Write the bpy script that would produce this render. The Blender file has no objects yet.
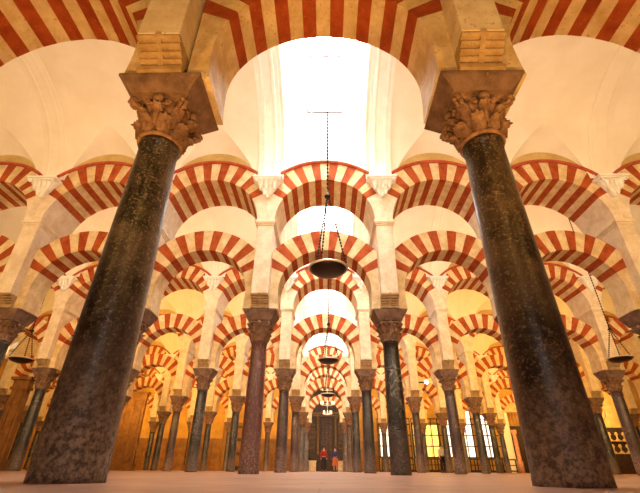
import bpy, math, random
from mathutils import Vector, Matrix
random.seed(7)
scene = bpy.context.scene
COL = scene.collection
PI = math.pi

# ------------------------------------------------------------------ layout
S, G, Y1 = 3.3, 6.790, 3.005            # column spacing, nave depth, first arcade
ROW = [Y1 + G*k for k in range(6)]      # six arcades
NCOL = [4, 8, 10, 12, 14, 16]           # columns built in each
HALF = .65                              # half thickness of the upper arcade
VZ = 7.52                                # springing of the vaults
YC = [r + G/2 for r in ROW]
VA = G/2 - HALF
YEND = ROW[5] + G - HALF
XW = 28.0

# ------------------------------------------------------------------ materials
def newmat(name):
    m = bpy.data.materials.new(name); m.use_nodes = True
    nt = m.node_tree; nt.nodes.clear()
    out = nt.nodes.new('ShaderNodeOutputMaterial')
    b = nt.nodes.new('ShaderNodeBsdfPrincipled')
    nt.links.new(b.outputs[0], out.inputs[0])
    return m, nt, b, out

def stone(name, c1, c2, scale=3., rough=.8, c3=None, spots=0., bump=.15, detail=6., bscale=None, lo=.35, hi=.65, spec=.3):
    m, nt, b, out = newmat(name)
    N, L = nt.nodes.new, nt.links.new
    tc = N('ShaderNodeTexCoord'); oi = N('ShaderNodeObjectInfo')
    add = N('ShaderNodeVectorMath'); add.operation = 'ADD'
    mul = N('ShaderNodeMath'); mul.operation = 'MULTIPLY'; mul.inputs[1].default_value = 37.
    L(oi.outputs['Random'], mul.inputs[0]); L(tc.outputs['Object'], add.inputs[0]); L(mul.outputs[0], add.inputs[1])
    n = N('ShaderNodeTexNoise'); n.inputs['Scale'].default_value = scale; n.inputs['Detail'].default_value = detail
    n.inputs['Roughness'].default_value = .62
    L(add.outputs[0], n.inputs['Vector'])
    r = N('ShaderNodeValToRGB'); r.color_ramp.elements[0].position = lo; r.color_ramp.elements[1].position = hi
    r.color_ramp.elements[0].color = (*c1, 1); r.color_ramp.elements[1].color = (*c2, 1)
    L(n.outputs['Fac'], r.inputs[0]); col = r.outputs[0]
    if c3:
        n2 = N('ShaderNodeTexNoise'); n2.inputs['Scale'].default_value = scale*7; n2.inputs['Detail'].default_value = 4
        L(add.outputs[0], n2.inputs['Vector'])
        r2 = N('ShaderNodeValToRGB'); r2.color_ramp.elements[0].position = 1-spots; r2.color_ramp.elements[1].position = 1-spots+.06
        r2.color_ramp.elements[0].color = (0, 0, 0, 1); r2.color_ramp.elements[1].color = (1, 1, 1, 1)
        L(n2.outputs['Fac'], r2.inputs[0])
        mx = N('ShaderNodeMix'); mx.data_type = 'RGBA'; L(r2.outputs[0], mx.inputs[0]); L(col, mx.inputs[6]); mx.inputs[7].default_value = (*c3, 1)
        col = mx.outputs[2]
    L(col, b.inputs['Base Color'])
    b.inputs['Roughness'].default_value = rough
    b.inputs['Specular IOR Level'].default_value = spec
    if bump:
        bp = N('ShaderNodeBump'); bp.inputs['Strength'].default_value = bump; bp.inputs['Distance'].default_value = .02
        n3 = N('ShaderNodeTexNoise'); n3.inputs['Scale'].default_value = bscale or scale*5; n3.inputs['Detail'].default_value = 5
        L(add.outputs[0], n3.inputs['Vector']); L(n3.outputs['Fac'], bp.inputs['Height']); L(bp.outputs[0], b.inputs['Normal'])
    return m

def marble(name, dark, mid, vein, worn, wear_h=0., rough=.22, scale=1.6, veinw=.035, stripe=1.):
    """polished column marble: mottled body, thin pale veins, dusty matt wear low on the shaft"""
    m, nt, b, out = newmat(name)
    N, L = nt.nodes.new, nt.links.new
    tc = N('ShaderNodeTexCoord'); oi = N('ShaderNodeObjectInfo')
    add = N('ShaderNodeVectorMath'); add.operation = 'ADD'
    mul = N('ShaderNodeMath'); mul.operation = 'MULTIPLY'; mul.inputs[1].default_value = 53.
    L(oi.outputs['Random'], mul.inputs[0]); L(tc.outputs['Object'], add.inputs[0]); L(mul.outputs[0], add.inputs[1])
    mp = N('ShaderNodeMapping'); mp.inputs['Scale'].default_value = (1, 1, stripe); L(add.outputs[0], mp.inputs[0])
    n = N('ShaderNodeTexNoise'); n.inputs['Scale'].default_value = scale; n.inputs['Detail'].default_value = 8; n.inputs['Roughness'].default_value = .68
    n.inputs['Distortion'].default_value = .6
    L(mp.outputs[0], n.inputs['Vector'])
    r = N('ShaderNodeValToRGB'); e = r.color_ramp.elements
    e[0].position = .42; e[0].color = (*dark, 1); e[1].position = .66; e[1].color = (*mid, 1)
    L(n.outputs['Fac'], r.inputs[0])
    # speckles
    n2 = N('ShaderNodeTexNoise'); n2.inputs['Scale'].default_value = 42; n2.inputs['Detail'].default_value = 5; n2.inputs['Roughness'].default_value = .7
    L(mp.outputs[0], n2.inputs['Vector'])
    r2 = N('ShaderNodeValToRGB'); r2.color_ramp.elements[0].position = .54; r2.color_ramp.elements[1].position = .64
    L(n2.outputs['Fac'], r2.inputs[0])
    mx = N('ShaderNodeMix'); mx.data_type = 'RGBA'; L(r2.outputs[0], mx.inputs[0]); L(r.outputs[0], mx.inputs[6])
    mx.inputs[7].default_value = (*[c*1.3 for c in mid], 1)
    e[1].color = (*[c*.62 for c in mid], 1)
    # veins
    w = N('ShaderNodeTexNoise'); w.inputs['Scale'].default_value = 3.2; w.inputs['Detail'].default_value = 6; w.inputs['Distortion'].default_value = 1.6
    L(mp.outputs[0], w.inputs['Vector'])
    s1 = N('ShaderNodeMath'); s1.operation = 'SUBTRACT'; s1.inputs[1].default_value = .5; L(w.outputs['Fac'], s1.inputs[0])
    s2 = N('ShaderNodeMath'); s2.operation = 'ABSOLUTE'; L(s1.outputs[0], s2.inputs[0])
    s3 = N('ShaderNodeMapRange'); s3.inputs['From Min'].default_value = 0; s3.inputs['From Max'].default_value = veinw
    s3.inputs['To Min'].default_value = .75; s3.inputs['To Max'].default_value = 0; L(s2.outputs[0], s3.inputs['Value'])
    n4 = N('ShaderNodeTexNoise'); n4.inputs['Scale'].default_value = 2.3; n4.inputs['Detail'].default_value = 3; L(mp.outputs[0], n4.inputs['Vector'])
    r4 = N('ShaderNodeValToRGB'); r4.color_ramp.elements[0].position = .48; r4.color_ramp.elements[1].position = .62; L(n4.outputs['Fac'], r4.inputs[0])
    mm = N('ShaderNodeMath'); mm.operation = 'MULTIPLY'; L(s3.outputs[0], mm.inputs[0]); L(r4.outputs[0], mm.inputs[1])
    mx2 = N('ShaderNodeMix'); mx2.data_type = 'RGBA'; L(mm.outputs[0], mx2.inputs[0]); L(mx.outputs[2], mx2.inputs[6]); mx2.inputs[7].default_value = (*vein, 1)
    col = mx2.outputs[2]
    b.inputs['Roughness'].default_value = rough
    if wear_h:
        sx = N('ShaderNodeSeparateXYZ'); L(tc.outputs['Object'], sx.inputs[0])
        nz = N('ShaderNodeTexNoise'); nz.inputs['Scale'].default_value = 4; nz.inputs['Detail'].default_value = 6; L(add.outputs[0], nz.inputs['Vector'])
        q = N('ShaderNodeMath'); q.operation = 'MULTIPLY_ADD'; q.inputs[1].default_value = 1.1; L(nz.outputs['Fac'], q.inputs[0]); L(sx.outputs[2], q.inputs[2])
        mr = N('ShaderNodeMapRange'); mr.inputs['From Min'].default_value = wear_h + .25; mr.inputs['From Max'].default_value = wear_h + .95
        mr.inputs['To Min'].default_value = .92; mr.inputs['To Max'].default_value = 0.; L(q.outputs[0], mr.inputs['Value'])
        n5 = N('ShaderNodeTexNoise'); n5.inputs['Scale'].default_value = 24; n5.inputs['Detail'].default_value = 9; n5.inputs['Roughness'].default_value = .75; L(add.outputs[0], n5.inputs['Vector'])
        r5 = N('ShaderNodeValToRGB'); r5.color_ramp.elements[0].position = .43; r5.color_ramp.elements[1].position = .58
        r5.color_ramp.elements[0].color = tuple(c*.22 for c in worn) + (1,); r5.color_ramp.elements[1].color = (*worn, 1); L(n5.outputs['Fac'], r5.inputs[0])
        mx3 = N('ShaderNodeMix'); mx3.data_type = 'RGBA'; L(mr.outputs[0], mx3.inputs[0]); L(col, mx3.inputs[6]); L(r5.outputs[0], mx3.inputs[7])
        col = mx3.outputs[2]
        rr = N('ShaderNodeMapRange'); rr.inputs['To Min'].default_value = rough; rr.inputs['To Max'].default_value = .6
        rr.inputs['From Max'].default_value = .92
        L(mr.outputs[0], rr.inputs['Value']); L(rr.outputs[0], b.inputs['Roughness'])
    L(col, b.inputs['Base Color'])
    bp = N('ShaderNodeBump'); bp.inputs['Strength'].default_value = .12; bp.inputs['Distance'].default_value = .01
    L(n2.outputs['Fac'], bp.inputs['Height']); L(bp.outputs[0], b.inputs['Normal'])
    return m

def plain(name, c, rough=.6, metal=0., emit=0., ecol=None):
    m, nt, b, out = newmat(name)
    b.inputs['Base Color'].default_value = (*c, 1); b.inputs['Roughness'].default_value = rough; b.inputs['Metallic'].default_value = metal
    if emit:
        b.inputs['Emission Color'].default_value = (*(ecol or c), 1); b.inputs['Emission Strength'].default_value = emit
    return m

M = {}
M['red'] = stone('brick_red', (.27, .042, .007), (.44, .090, .018), 5, .85, (.48, .16, .05), .36, .2)
M['cream'] = stone('cream_stone', (.58, .40, .19), (.80, .64, .39), 4, .85, (.50, .33, .14), .38, .2)
M['pier'] = stone('pier_stone', (.66, .52, .36), (.82, .71, .55), 3.5, .8, (.55, .42, .28), .38, .12)
M['roll'] = stone('ochre_carved_stone', (.36, .23, .11), (.52, .36, .19), 8, .8, (.24, .14, .07), .38, .3)
M['impost'] = stone('brown_impost_stone', (.12, .068, .048), (.26, .155, .11), 6, .75, (.32, .22, .14), .36, .3)
M['capital'] = stone('capital_stone', (.17, .085, .05), (.38, .22, .135), 9, .7, (.08, .04, .025), .38, .4)
M['plaster'] = stone('vault_plaster', (.80, .71, .58), (.87, .79, .68), 1.2, .9, None, 0, .05)
M['white'] = stone('white_plaster', (.86, .82, .76), (.92, .89, .84), 4, .8, None, 0, .15)
M['ochre'] = stone('ochre_plaster', (.45, .30, .10), (.60, .44, .18), 2, .9, None, 0, .1)
M['altargold'] = stone('golden_yellow_plaster', (.62, .40, .08), (.80, .56, .15), 2, .8, None, 0, .1)
M['hood'] = stone('red_moulding', (.33, .055, .025), (.48, .10, .045), 6, .8)
M['wood'] = stone('brown_wood', (.16, .065, .015), (.30, .13, .03), 3, .5, (.36, .17, .05), .34, .15)
M['darkwood'] = stone('dark_wood', (.02, .01, .006), (.06, .028, .015), 5, .45)
M['gold'] = stone('gilding', (.40, .22, .05), (.75, .48, .14), 14, .4, (.08, .04, .015), .42, .5)
M['iron'] = plain('black_iron', (.012, .010, .009), .5, .6)
M['brass'] = plain('aged_brass', (.50, .33, .10), .28, 1.)
M['bowl'] = plain('dark_bronze', (.035, .022, .015), .35, .8)
M['rim'] = plain('bright_rim', (.72, .60, .42), .3, .8)
M['yellow'] = stone('yellow_wall', (.34, .17, .04), (.62, .36, .09), .6, .9)
M['bronze'] = stone('dark_gilding', (.05, .028, .014), (.20, .11, .045), 14, .5, (.30, .18, .07), .34, .5)
M['window'] = plain('sky_lit_glass', (.9, .92, .95), .2, 0, 14., (.90, .95, 1.))
M['frosted'] = plain('lit_window_glass', (.9, .9, .85), .3, 0, .95, (1., .88, .76))
M['amber'] = plain('amber_window_glass', (.9, .7, .2), .3, 0, .8, (1., .66, .14))
M['lens'] = plain('lamp_lens', (1, .9, .7), .3, 0, 60., (1., .86, .62))
M['candle'] = plain('candle_light', (1, .9, .7), .3, 0, 3., (1., .82, .5))
M['frame'] = plain('maroon_frame', (.035, .005, .006), .6)
M['pinkcol'] = stone('pink_stone', (.60, .26, .20), (.78, .44, .36), 6, .6)
M['skin'] = plain('skin', (.55, .33, .23), .6)
M['hair'] = plain('hair', (.03, .018, .012), .7)
M['orangeglow'] = plain('lantern_glass', (1, .5, .2), .3, 0, 1.2, (1., .36, .10))

SH = {
 'black': marble('black_speckled_marble', (.008, .008, .009), (.19, .145, .12), (.30, .23, .17), (.34, .26, .21), .50, .33, 2.6, .012),
 'brown': marble('brown_veined_marble', (.010, .008, .008), (.18, .12, .08), (.36, .22, .12), (.33, .225, .165), .40, .33, 1.9, .014),
 'rose': marble('rose_red_marble', (.12, .045, .040), (.26, .115, .095), (.42, .26, .22), (.34, .19, .15), .6, .35, 2.4, .02, .25),
 'green': marble('grey_green_marble', (.022, .020, .020), (.075, .062, .055), (.34, .30, .26), (.14, .10, .08), .55, .25, 2.),
 'purple': marble('purple_brown_marble', (.045, .025, .028), (.14, .085, .085), (.30, .22, .20), (.36, .24, .19), .5, .3, 2.),
 'grey': marble('blue_grey_marble', (.05, .045, .05), (.20, .175, .175), (.45, .40, .37), (.34, .25, .21), .5, .35, 2.2),
 'slate': marble('slate_marble', (.018, .016, .020), (.08, .07, .075), (.30, .27, .25), (.25, .18, .15), .6, .3, 2.2),
}

# floor: large polished slabs
def floor_mat():
    m, nt, b, out = newmat('polished_floor_slabs')
    N, L = nt.nodes.new, nt.links.new
    tc = N('ShaderNodeTexCoord')
    br = N('ShaderNodeTexBrick'); br.inputs['Scale'].default_value = 1.; br.inputs['Mortar Size'].default_value = .006
    br.inputs['Brick Width'].default_value = 1.1; br.inputs['Row Height'].default_value = .62
    br.inputs['Color1'].default_value = (.36, .19, .12, 1); br.inputs['Color2'].default_value = (.47, .275, .185, 1); br.inputs['Mortar'].default_value = (.26, .15, .10, 1)
    L(tc.outputs['Object'], br.inputs['Vector'])
    n = N('ShaderNodeTexNoise'); n.inputs['Scale'].default_value = 2.6; n.inputs['Detail'].default_value = 8; L(tc.outputs['Object'], n.inputs['Vector'])
    r = N('ShaderNodeValToRGB'); r.color_ramp.elements[0].position = .3; r.color_ramp.elements[1].position = .7
    r.color_ramp.elements[0].color = (.62, .55, .50, 1); r.color_ramp.elements[1].color = (1.15, 1.1, 1.06, 1); L(n.outputs['Fac'], r.inputs[0])
    mx = N('ShaderNodeMix'); mx.data_type = 'RGBA'; mx.blend_type = 'MULTIPLY'; mx.inputs[0].default_value = .8
    L(br.outputs['Color'], mx.inputs[6]); L(r.outputs[0], mx.inputs[7]); L(mx.outputs[2], b.inputs['Base Color'])
    b.inputs['Roughness'].default_value = .38
    bp = N('ShaderNodeBump'); bp.inputs['Strength'].default_value = .1; bp.inputs['Distance'].default_value = .01
    L(n.outputs['Fac'], bp.inputs['Height']); L(bp.outputs[0], b.inputs['Normal'])
    return m
M['floor'] = floor_mat()

# ------------------------------------------------------------------ mesh helpers
class MB:
    def __init__(s): s.v = []; s.f = []; s.m = []; s.sm = []
    def add(s, vs, fs, mi=0, smooth=False, T=None):
        o = len(s.v)
        s.v += [tuple(T @ Vector(p)) if T else tuple(p) for p in vs]
        for f in fs: s.f.append([i+o for i in f]); s.m.append(mi); s.sm.append(smooth)
        return s
    def box(s, x0, x1, y0, y1, z0, z1, mi=0, T=None):
        v = [(x0,y0,z0),(x1,y0,z0),(x1,y1,z0),(x0,y1,z0),(x0,y0,z1),(x1,y0,z1),(x1,y1,z1),(x0,y1,z1)]
        return s.add(v, [(0,3,2,1),(4,5,6,7),(0,1,5,4),(1,2,6,5),(2,3,7,6),(3,0,4,7)], mi, False, T)
    def frustum(s, a0, b0, z0, a1, b1, z1, mi=0, T=None):
        v = [(-a0,-b0,z0),(a0,-b0,z0),(a0,b0,z0),(-a0,b0,z0),(-a1,-b1,z1),(a1,-b1,z1),(a1,b1,z1),(-a1,b1,z1)]
        return s.add(v, [(0,3,2,1),(4,5,6,7),(0,1,5,4),(1,2,6,5),(2,3,7,6),(3,0,4,7)], mi, False, T)
    def lathe(s, prof, n=32, mi=0, cap=True, T=None, smooth=True):
        vs = []; fs = []
        for r, z in prof:
            for i in range(n):
                a = 2*PI*i/n; vs.append((r*math.cos(a), r*math.sin(a), z))
        for k in range(len(prof)-1):
            for i in range(n):
                j = (i+1) % n; fs.append((k*n+i, k*n+j, (k+1)*n+j, (k+1)*n+i))
        s.add(vs, fs, mi, smooth, T)
        if cap:
            s.add(vs[:n], [tuple(reversed(range(n)))], mi, False, T)
            s.add(vs[-n:], [tuple(range(n))], mi, False, T)
        return s
    def tube(s, pts, r, n=8, mi=0, closed=False):
        P = [Vector(p) for p in pts]; m = len(P); vs = []
        for k in range(m):
            if closed: t = P[(k+1) % m] - P[k-1]
            else: t = P[min(k+1, m-1)] - P[max(k-1, 0)]
            t.normalize(); u = t.cross(Vector((0,0,1)))
            if u.length < .01: u = t.cross(Vector((0,1,0)))
            u.normalize(); w = t.cross(u)
            for i in range(n):
                a = 2*PI*i/n; vs.append(tuple(P[k] + (u*math.cos(a) + w*math.sin(a))*r))
        fs = []
        for k in range(m if closed else m-1):
            q = (k+1) % m
            for i in range(n):
                j = (i+1) % n; fs.append((k*n+i, k*n+j, q*n+j, q*n+i))
        s.add(vs, fs, mi, True)
        if not closed:
            s.add(vs[:n], [tuple(reversed(range(n)))], mi); s.add(vs[-n:], [tuple(range(n))], mi)
        return s
    def grid(s, P, mi=0, smooth=True, T=None):
        h, w = len(P), len(P[0]); vs = [p for r in P for p in r]
        fs = [(a*w+b, a*w+b+1, (a+1)*w+b+1, (a+1)*w+b) for a in range(h-1) for b in range(w-1)]
        return s.add(vs, fs, mi, smooth, T)
    def mesh(s, name, mats):
        me = bpy.data.meshes.new(name); me.from_pydata(s.v, [], s.f); me.update()
        for m in (mats if isinstance(mats, (list, tuple)) else [mats]): me.materials.append(m)
        for p, i, k in zip(me.polygons, s.m, s.sm): p.material_index = i; p.use_smooth = k
        import bmesh
        bm = bmesh.new(); bm.from_mesh(me); bmesh.ops.remove_doubles(bm, verts=bm.verts, dist=1e-5)
        bmesh.ops.recalc_face_normals(bm, faces=bm.faces); bm.to_mesh(me); bm.free()
        return me

def obj(name, me, parent=None, loc=(0,0,0), rz=0, bevel=0, label=None):
    o = bpy.data.objects.new(name, me); COL.objects.link(o); o.location = loc; o.rotation_euler.z = rz
    if parent: o.parent = parent
    if bevel:
        b = o.modifiers.new('bevel', 'BEVEL'); b.width = bevel; b.segments = 2; b.limit_method = 'ANGLE'; b.angle_limit = .6
        b.harden_normals = False
    if label: o['label'] = label
    return o
def tag(o, label, cat, group=None, kind=None):
    o['label'] = label; o['category'] = cat
    if group: o['group'] = group
    if kind: o['kind'] = kind
    return o
def empty(name, loc=(0,0,0), rz=0):
    o = bpy.data.objects.new(name, None); COL.objects.link(o); o.location = loc; o.rotation_euler.z = rz; o.empty_display_size = .2
    return o
def copy_tree(o, parent=None):
    c = o.copy(); COL.objects.link(c); c.parent = parent
    for ch in list(o.children): copy_tree(ch, c)
    return c
def struct(name, me, loc=(0,0,0), bevel=0):
    o = obj(name, me, None, loc, 0, bevel); o['kind'] = 'structure'; return o

# ------------------------------------------------------------------ words for labels
ROWW = ['nearest', 'second', 'third', 'fourth', 'fifth', 'sixth']
ORD = ['first', 'second', 'third', 'fourth', 'fifth', 'sixth', 'seventh', 'eighth']
def colwhere(r, k):      # k = half-integer position, -0.5 is just left of the aisle
    side = 'left' if k < 0 else 'right'; n = int(abs(k) + .5)
    return 'in %s arcade from camera, %s column %s of middle aisle' % (ROWW[r], ORD[n-1], side)
def baywhere(r, b):
    if b == 0: return 'over the middle aisle in %s arcade from camera' % ROWW[r]
    return 'in %s arcade from camera, %s bay %s of middle aisle' % (ROWW[r], ORD[abs(b)-1], 'left' if b < 0 else 'right')

# ------------------------------------------------------------------ column
def shaft_mesh(r0, r1, h, name):
    prof = [(r0+.003, 0), (r0+.002, .05), (r0, .07)]
    for i in range(1, 15):
        t = i/14; prof.append((r0 + (r1-r0)*(t**1.35), .07 + (h-.13)*t))
    prof += [(r1+.012, h-.05), (r1+.014, h)]
    return MB().lathe(prof, 56).mesh(name, SH['black'])

def leaf(mb, ang, r_base, z0, hgt, wid, out, curl, T=None, r_add=0.03, mi=0):
    """acanthus leaf: a bowed, lobed blade with thick tip curling outwards"""
    nu, nv = 11, 7
    for layer, th in ((0, 0), (1, -.022)):
        P = []
        for i in range(nu):
            t = i/(nu-1)
            rr = r_base + r_add + out*t**2 + .012*math.sin(t*PI)
            z = z0 + hgt*t
            if t > .68:
                q = (t-.68)/.32
                rr = r_base + r_add + out*.68**2 + curl*math.sin(q*PI*.62)*.9
                z = z0 + hgt*(.68 + .32*math.sin(q*PI*.72)*.9)
            w = wid*(.62 + .55*math.sin(t*PI*.86))*(1 - .12*abs(math.sin(t*PI*4.5)))
            if t > .9: w *= .62
            row = []
            for j in range(nv):
                s = j/(nv-1)*2-1
                r2 = rr + .018*(1-abs(s)) - .03*s*s + .012*math.cos(s*PI*3) + th
                a = ang + s*w/rr/2
                row.append((r2*math.cos(a), r2*math.sin(a), z))
            P.append(row)
        mb.grid(P, mi, True, T)
        if layer == 0: A = P
        else: B = P
    rim = [A[i][0] for i in range(nu)] + A[-1][1:] + [A[i][-1] for i in range(nu-2, -1, -1)]
    rim2 = [B[i][0] for i in range(nu)] + B[-1][1:] + [B[i][-1] for i in range(nu-2, -1, -1)]
    mb.grid([rim, rim2], mi, True, T)

def spiral(mb, c, d, up, R, r, turns=1.6, n=20, mi=0):
    pts = []
    for i in range(n):
        t = i/(n-1); a = t*turns*2*PI; q = R*(1-.8*t)
        pts.append(tuple(Vector(c) + Vector(d)*q*math.cos(a) + Vector(up)*q*math.sin(a)))
    mb.tube(pts, r, 6, mi)

def capital_meshes(seed):
    rnd = random.Random(seed)
    mb = MB()
    h = .50; r = .193
    prof = [(r+.012, 0), (r+.03, .012), (r+.034, .03), (r+.012, .05), (r-.005, .06), (r-.005, .18), (r+.012, .30), (r+.045, .38), (r+.075, .43)]
    mb.lathe(prof, 40)
    for k in range(8):
        leaf(mb, k*PI/4 + PI/8 + rnd.uniform(-.04, .04), r-.01, .04, .17 + rnd.uniform(-.012, .012), .165, .035, .085 + rnd.uniform(-.01, .015))
    for k in range(8):
        leaf(mb, k*PI/4 + rnd.uniform(-.04, .04), r-.015, .12, .245 + rnd.uniform(-.015, .015), .15, .065, .09 + rnd.uniform(-.015, .01))
    for k in range(4):
        a = PI/4 + k*PI/2
        d = (math.cos(a), math.sin(a), 0)
        # helix stalk and corner volute
        pts = [(d[0]*(r+.02+.12*t*t), d[1]*(r+.02+.12*t*t), .24 + .18*t) for t in [i/6 for i in range(7)]]
        mb.tube(pts, .032, 8)
        for sgn in (-1, 1):
            off = Vector((-d[1], d[0], 0))*sgn*.022
            spiral(mb, Vector((d[0]*.345, d[1]*.345, .39)) + off, d, (0,0,1), .052, .021)
        # centre flower and inner curls
        b = k*PI/2; e = (math.cos(b), math.sin(b), 0); u = Vector((-e[1], e[0], 0))
        mb.lathe([(.0, 0), (.055, .0), (.06, .03), (.035, .05), (.0, .055)], 10, cap=False,
                 T=Matrix.Translation(Vector(e)*(.262) + Vector((0,0,.44))) @ Vector(e).to_track_quat('Z', 'Y').to_matrix().to_4x4())
        for sgn in (-1, 1):
            spiral(mb, Vector(e)*.262 + u*sgn*.095 + Vector((0,0,.385)), u*sgn, (0,0,1), .034, .016, 1.3, 14)
    cap = mb.mesh('capital', M['capital'])
    # abacus with concave sides
    ab = MB(); n = 9; ring = []
    for k in range(4):
        a = PI/4 + k*PI/2; c0 = Vector((math.cos(a), math.sin(a)))*.405; c1 = Vector((math.cos(a+PI/2), math.sin(a+PI/2)))*.405
        nrm = -(c0+c1).normalized()
        ring.append(c0*1.0 + (c1-c0).normalized()*.03)
        for i in range(1, n-1):
            t = i/(n-1); p = c0.lerp(c1, t) + nrm*.05*math.sin(t*PI); ring.append(p)
        ring.append(c1 - (c1-c0).normalized()*.03)
    m = len(ring)
    for (s0, z0, s1, z1) in ((.90, .445, .97, .465), (.97, .465, .99, .50), ):
        vs = [(p.x*s0, p.y*s0, z0) for p in ring] + [(p.x*s1, p.y*s1, z1) for p in ring]
        ab.add(vs, [(i, (i+1) % m, m+(i+1) % m, m+i) for i in range(m)] + [tuple(reversed(range(m))), tuple(range(m, 2*m))])
    return cap, ab.mesh('abacus', M['capital'])

SHAFT_H = 2.87
TALL = 2.96
SHAFT_MAIN = shaft_mesh(.236, .186, TALL, 'shaft')
SHAFT_SLIM = shaft_mesh(.224, .190, SHAFT_H, 'shaft_slim')
CAPS = [capital_meshes(i) for i in range(3)]
# impost block: inverted truncated pyramid with a fillet and a plinth for the pier
imp = MB(); imp.frustum(.30, .30, 3.37, .31, .31, 3.40); imp.frustum(.31, .31, 3.40, .415, .385, 3.61); imp.frustum(.415, .385, 3.61, .415, .385, 3.65)
IMPOST = imp.mesh('impost_block', M['impost'])
imp = MB(); imp.frustum(.30, .30, 3.46, .31, .31, 3.48); imp.frustum(.31, .31, 3.48, .425, .39, 3.62); imp.frustum(.425, .39, 3.62, .425, .39, 3.65)
IMPOST_LOW = imp.mesh('impost_block_low', M['impost'])

def variant(me, mat):
    c = me.copy(); c.materials.clear(); c.materials.append(mat); return c
SHM = {}
def shaft_variant(kind, main):
    key = (kind, main)
    if key not in SHM: SHM[key] = variant(SHAFT_MAIN if main else SHAFT_SLIM, SH[kind])
    return SHM[key]
KINDW = {'black': 'black speckled marble', 'brown': 'brown-black veined marble', 'rose': 'rose-red marble', 'green': 'dark green-grey marble',
         'purple': 'purple-brown marble', 'grey': 'pale grey marble', 'slate': 'dark slate marble'}
PICK = {(0,-.5): 'black', (0,.5): 'brown', (1,-.5): 'rose', (1,.5): 'green', (2,-.5): 'purple', (2,.5): 'slate', (2,-1.5): 'slate', (2,1.5): 'purple',
        (3,-.5): 'purple', (3,.5): 'slate', (3,-1.5): 'slate', (3,-2.5): 'purple', (3,1.5): 'purple', (3,2.5): 'slate', (4,-.5): 'grey', (4,.5): 'purple',
        (4,-2.5): 'slate', (2,-3.5): 'slate', (2,3.5): 'purple', (3,4.5): 'slate', (5,-.5): 'grey', (5,.5): 'grey'}
rk = random.Random(3)

def make_column(r, k, x, y):
    kind = PICK.get((r, k)) or rk.choice(['slate', 'purple', 'slate', 'rose', 'green', 'grey'])
    root = empty('column', (x, y, 0))
    tag(root, '%s column %s' % (KINDW[kind], colwhere(r, k).replace(' column', '')), 'column', 'columns of the %s arcade' % ROWW[r])
    obj('shaft', shaft_variant(kind, r == 0), root)
    cap, ab = CAPS[(int(k*2) + r) % 3]
    c = obj('capital', cap, root, (0, 0, TALL if r == 0 else SHAFT_H), rk.choice([0, PI/2, PI]))
    obj('abacus', ab, c)
    obj('impost_block', IMPOST_LOW if r == 0 else IMPOST, root, bevel=.008)
    return root

# ------------------------------------------------------------------ pier over each column
def pier_meshes():
    w = .22
    body = MB()
    body.box(-w, w, -.33, .33, 3.65, 3.97)
    body.box(-w, w, -.61, .61, 3.97, 6.00)
    b = body.mesh('pier_shaft', M['pier'])
    # roll corbel: stepped stack of horizontal rolls with a carved centre band
    rc = MB(); n = 5
    rc.box(-w-.012, w+.012, -.425, -.30, 3.65, 3.705)
    for i in range(n):
        z = 3.737 + i*.052; d = .40 + .20*(i/(n-1))**1.25
        pts = [(-w, z)]
        vs = []
        m = 10
        for sx in (-w, w):
            for q in range(m+1):
                a = -PI/2 + PI*q/m
                vs.append((sx, -d + .03 - .04*math.cos(a), z + .026*math.sin(a)))
            vs.append((sx, -.28, z + .026)); vs.append((sx, -.28, z - .026))
        L_ = m+3
        fs = [(q, q+1, L_+q+1, L_+q) for q in range(L_-1)] + [(L_-1, 0, L_, 2*L_-1)]
        rc.add(vs, fs, 0, False); rc.add(vs[:L_], [tuple(range(L_))]); rc.add(vs[L_:], [tuple(reversed(range(L_)))])
    # centre band follows the rolls
    pr = [(.41, 3.70)] + [(.412 + .20*(i/(n-1))**1.25, 3.737 + i*.052) for i in range(n)] + [(.62, 3.98)]
    vs = []
    for sx in (-.028, .028):
        for d, z in pr: vs.append((sx, -d, z))
        vs.append((sx, -.3, 3.98)); vs.append((sx, -.3, 3.7))
    L_ = len(pr)+2
    rc.add(vs, [(q, (q+1) % L_, L_+(q+1) % L_, L_+q) for q in range(L_)] + [tuple(range(L_)), tuple(reversed(range(L_, 2*L_)))])
    roll = rc.mesh('roll_corbel', M['roll'])
    mo = MB()
    for (o, z0, z1) in ((.02, 5.99, 6.03), (.045, 6.03, 6.07), (.07, 6.07, 6.13), (.045, 6.13, 6.17)):
        mo.box(-w-o, w+o, -.61-o, .61+o, z0, z1)
    return b, roll, mo.mesh('cornice', M['pier'])
PB, PR, PM = pier_meshes()
def make_pier():
    root = empty('pier', (0, 0, 0))
    obj('pier_shaft', PB, root, bevel=.012)
    obj('roll_corbel', PR, root); obj('roll_corbel', PR, root, (0,0,0), PI)
    obj('cornice', PM, root, bevel=.006)
    return root

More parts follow.
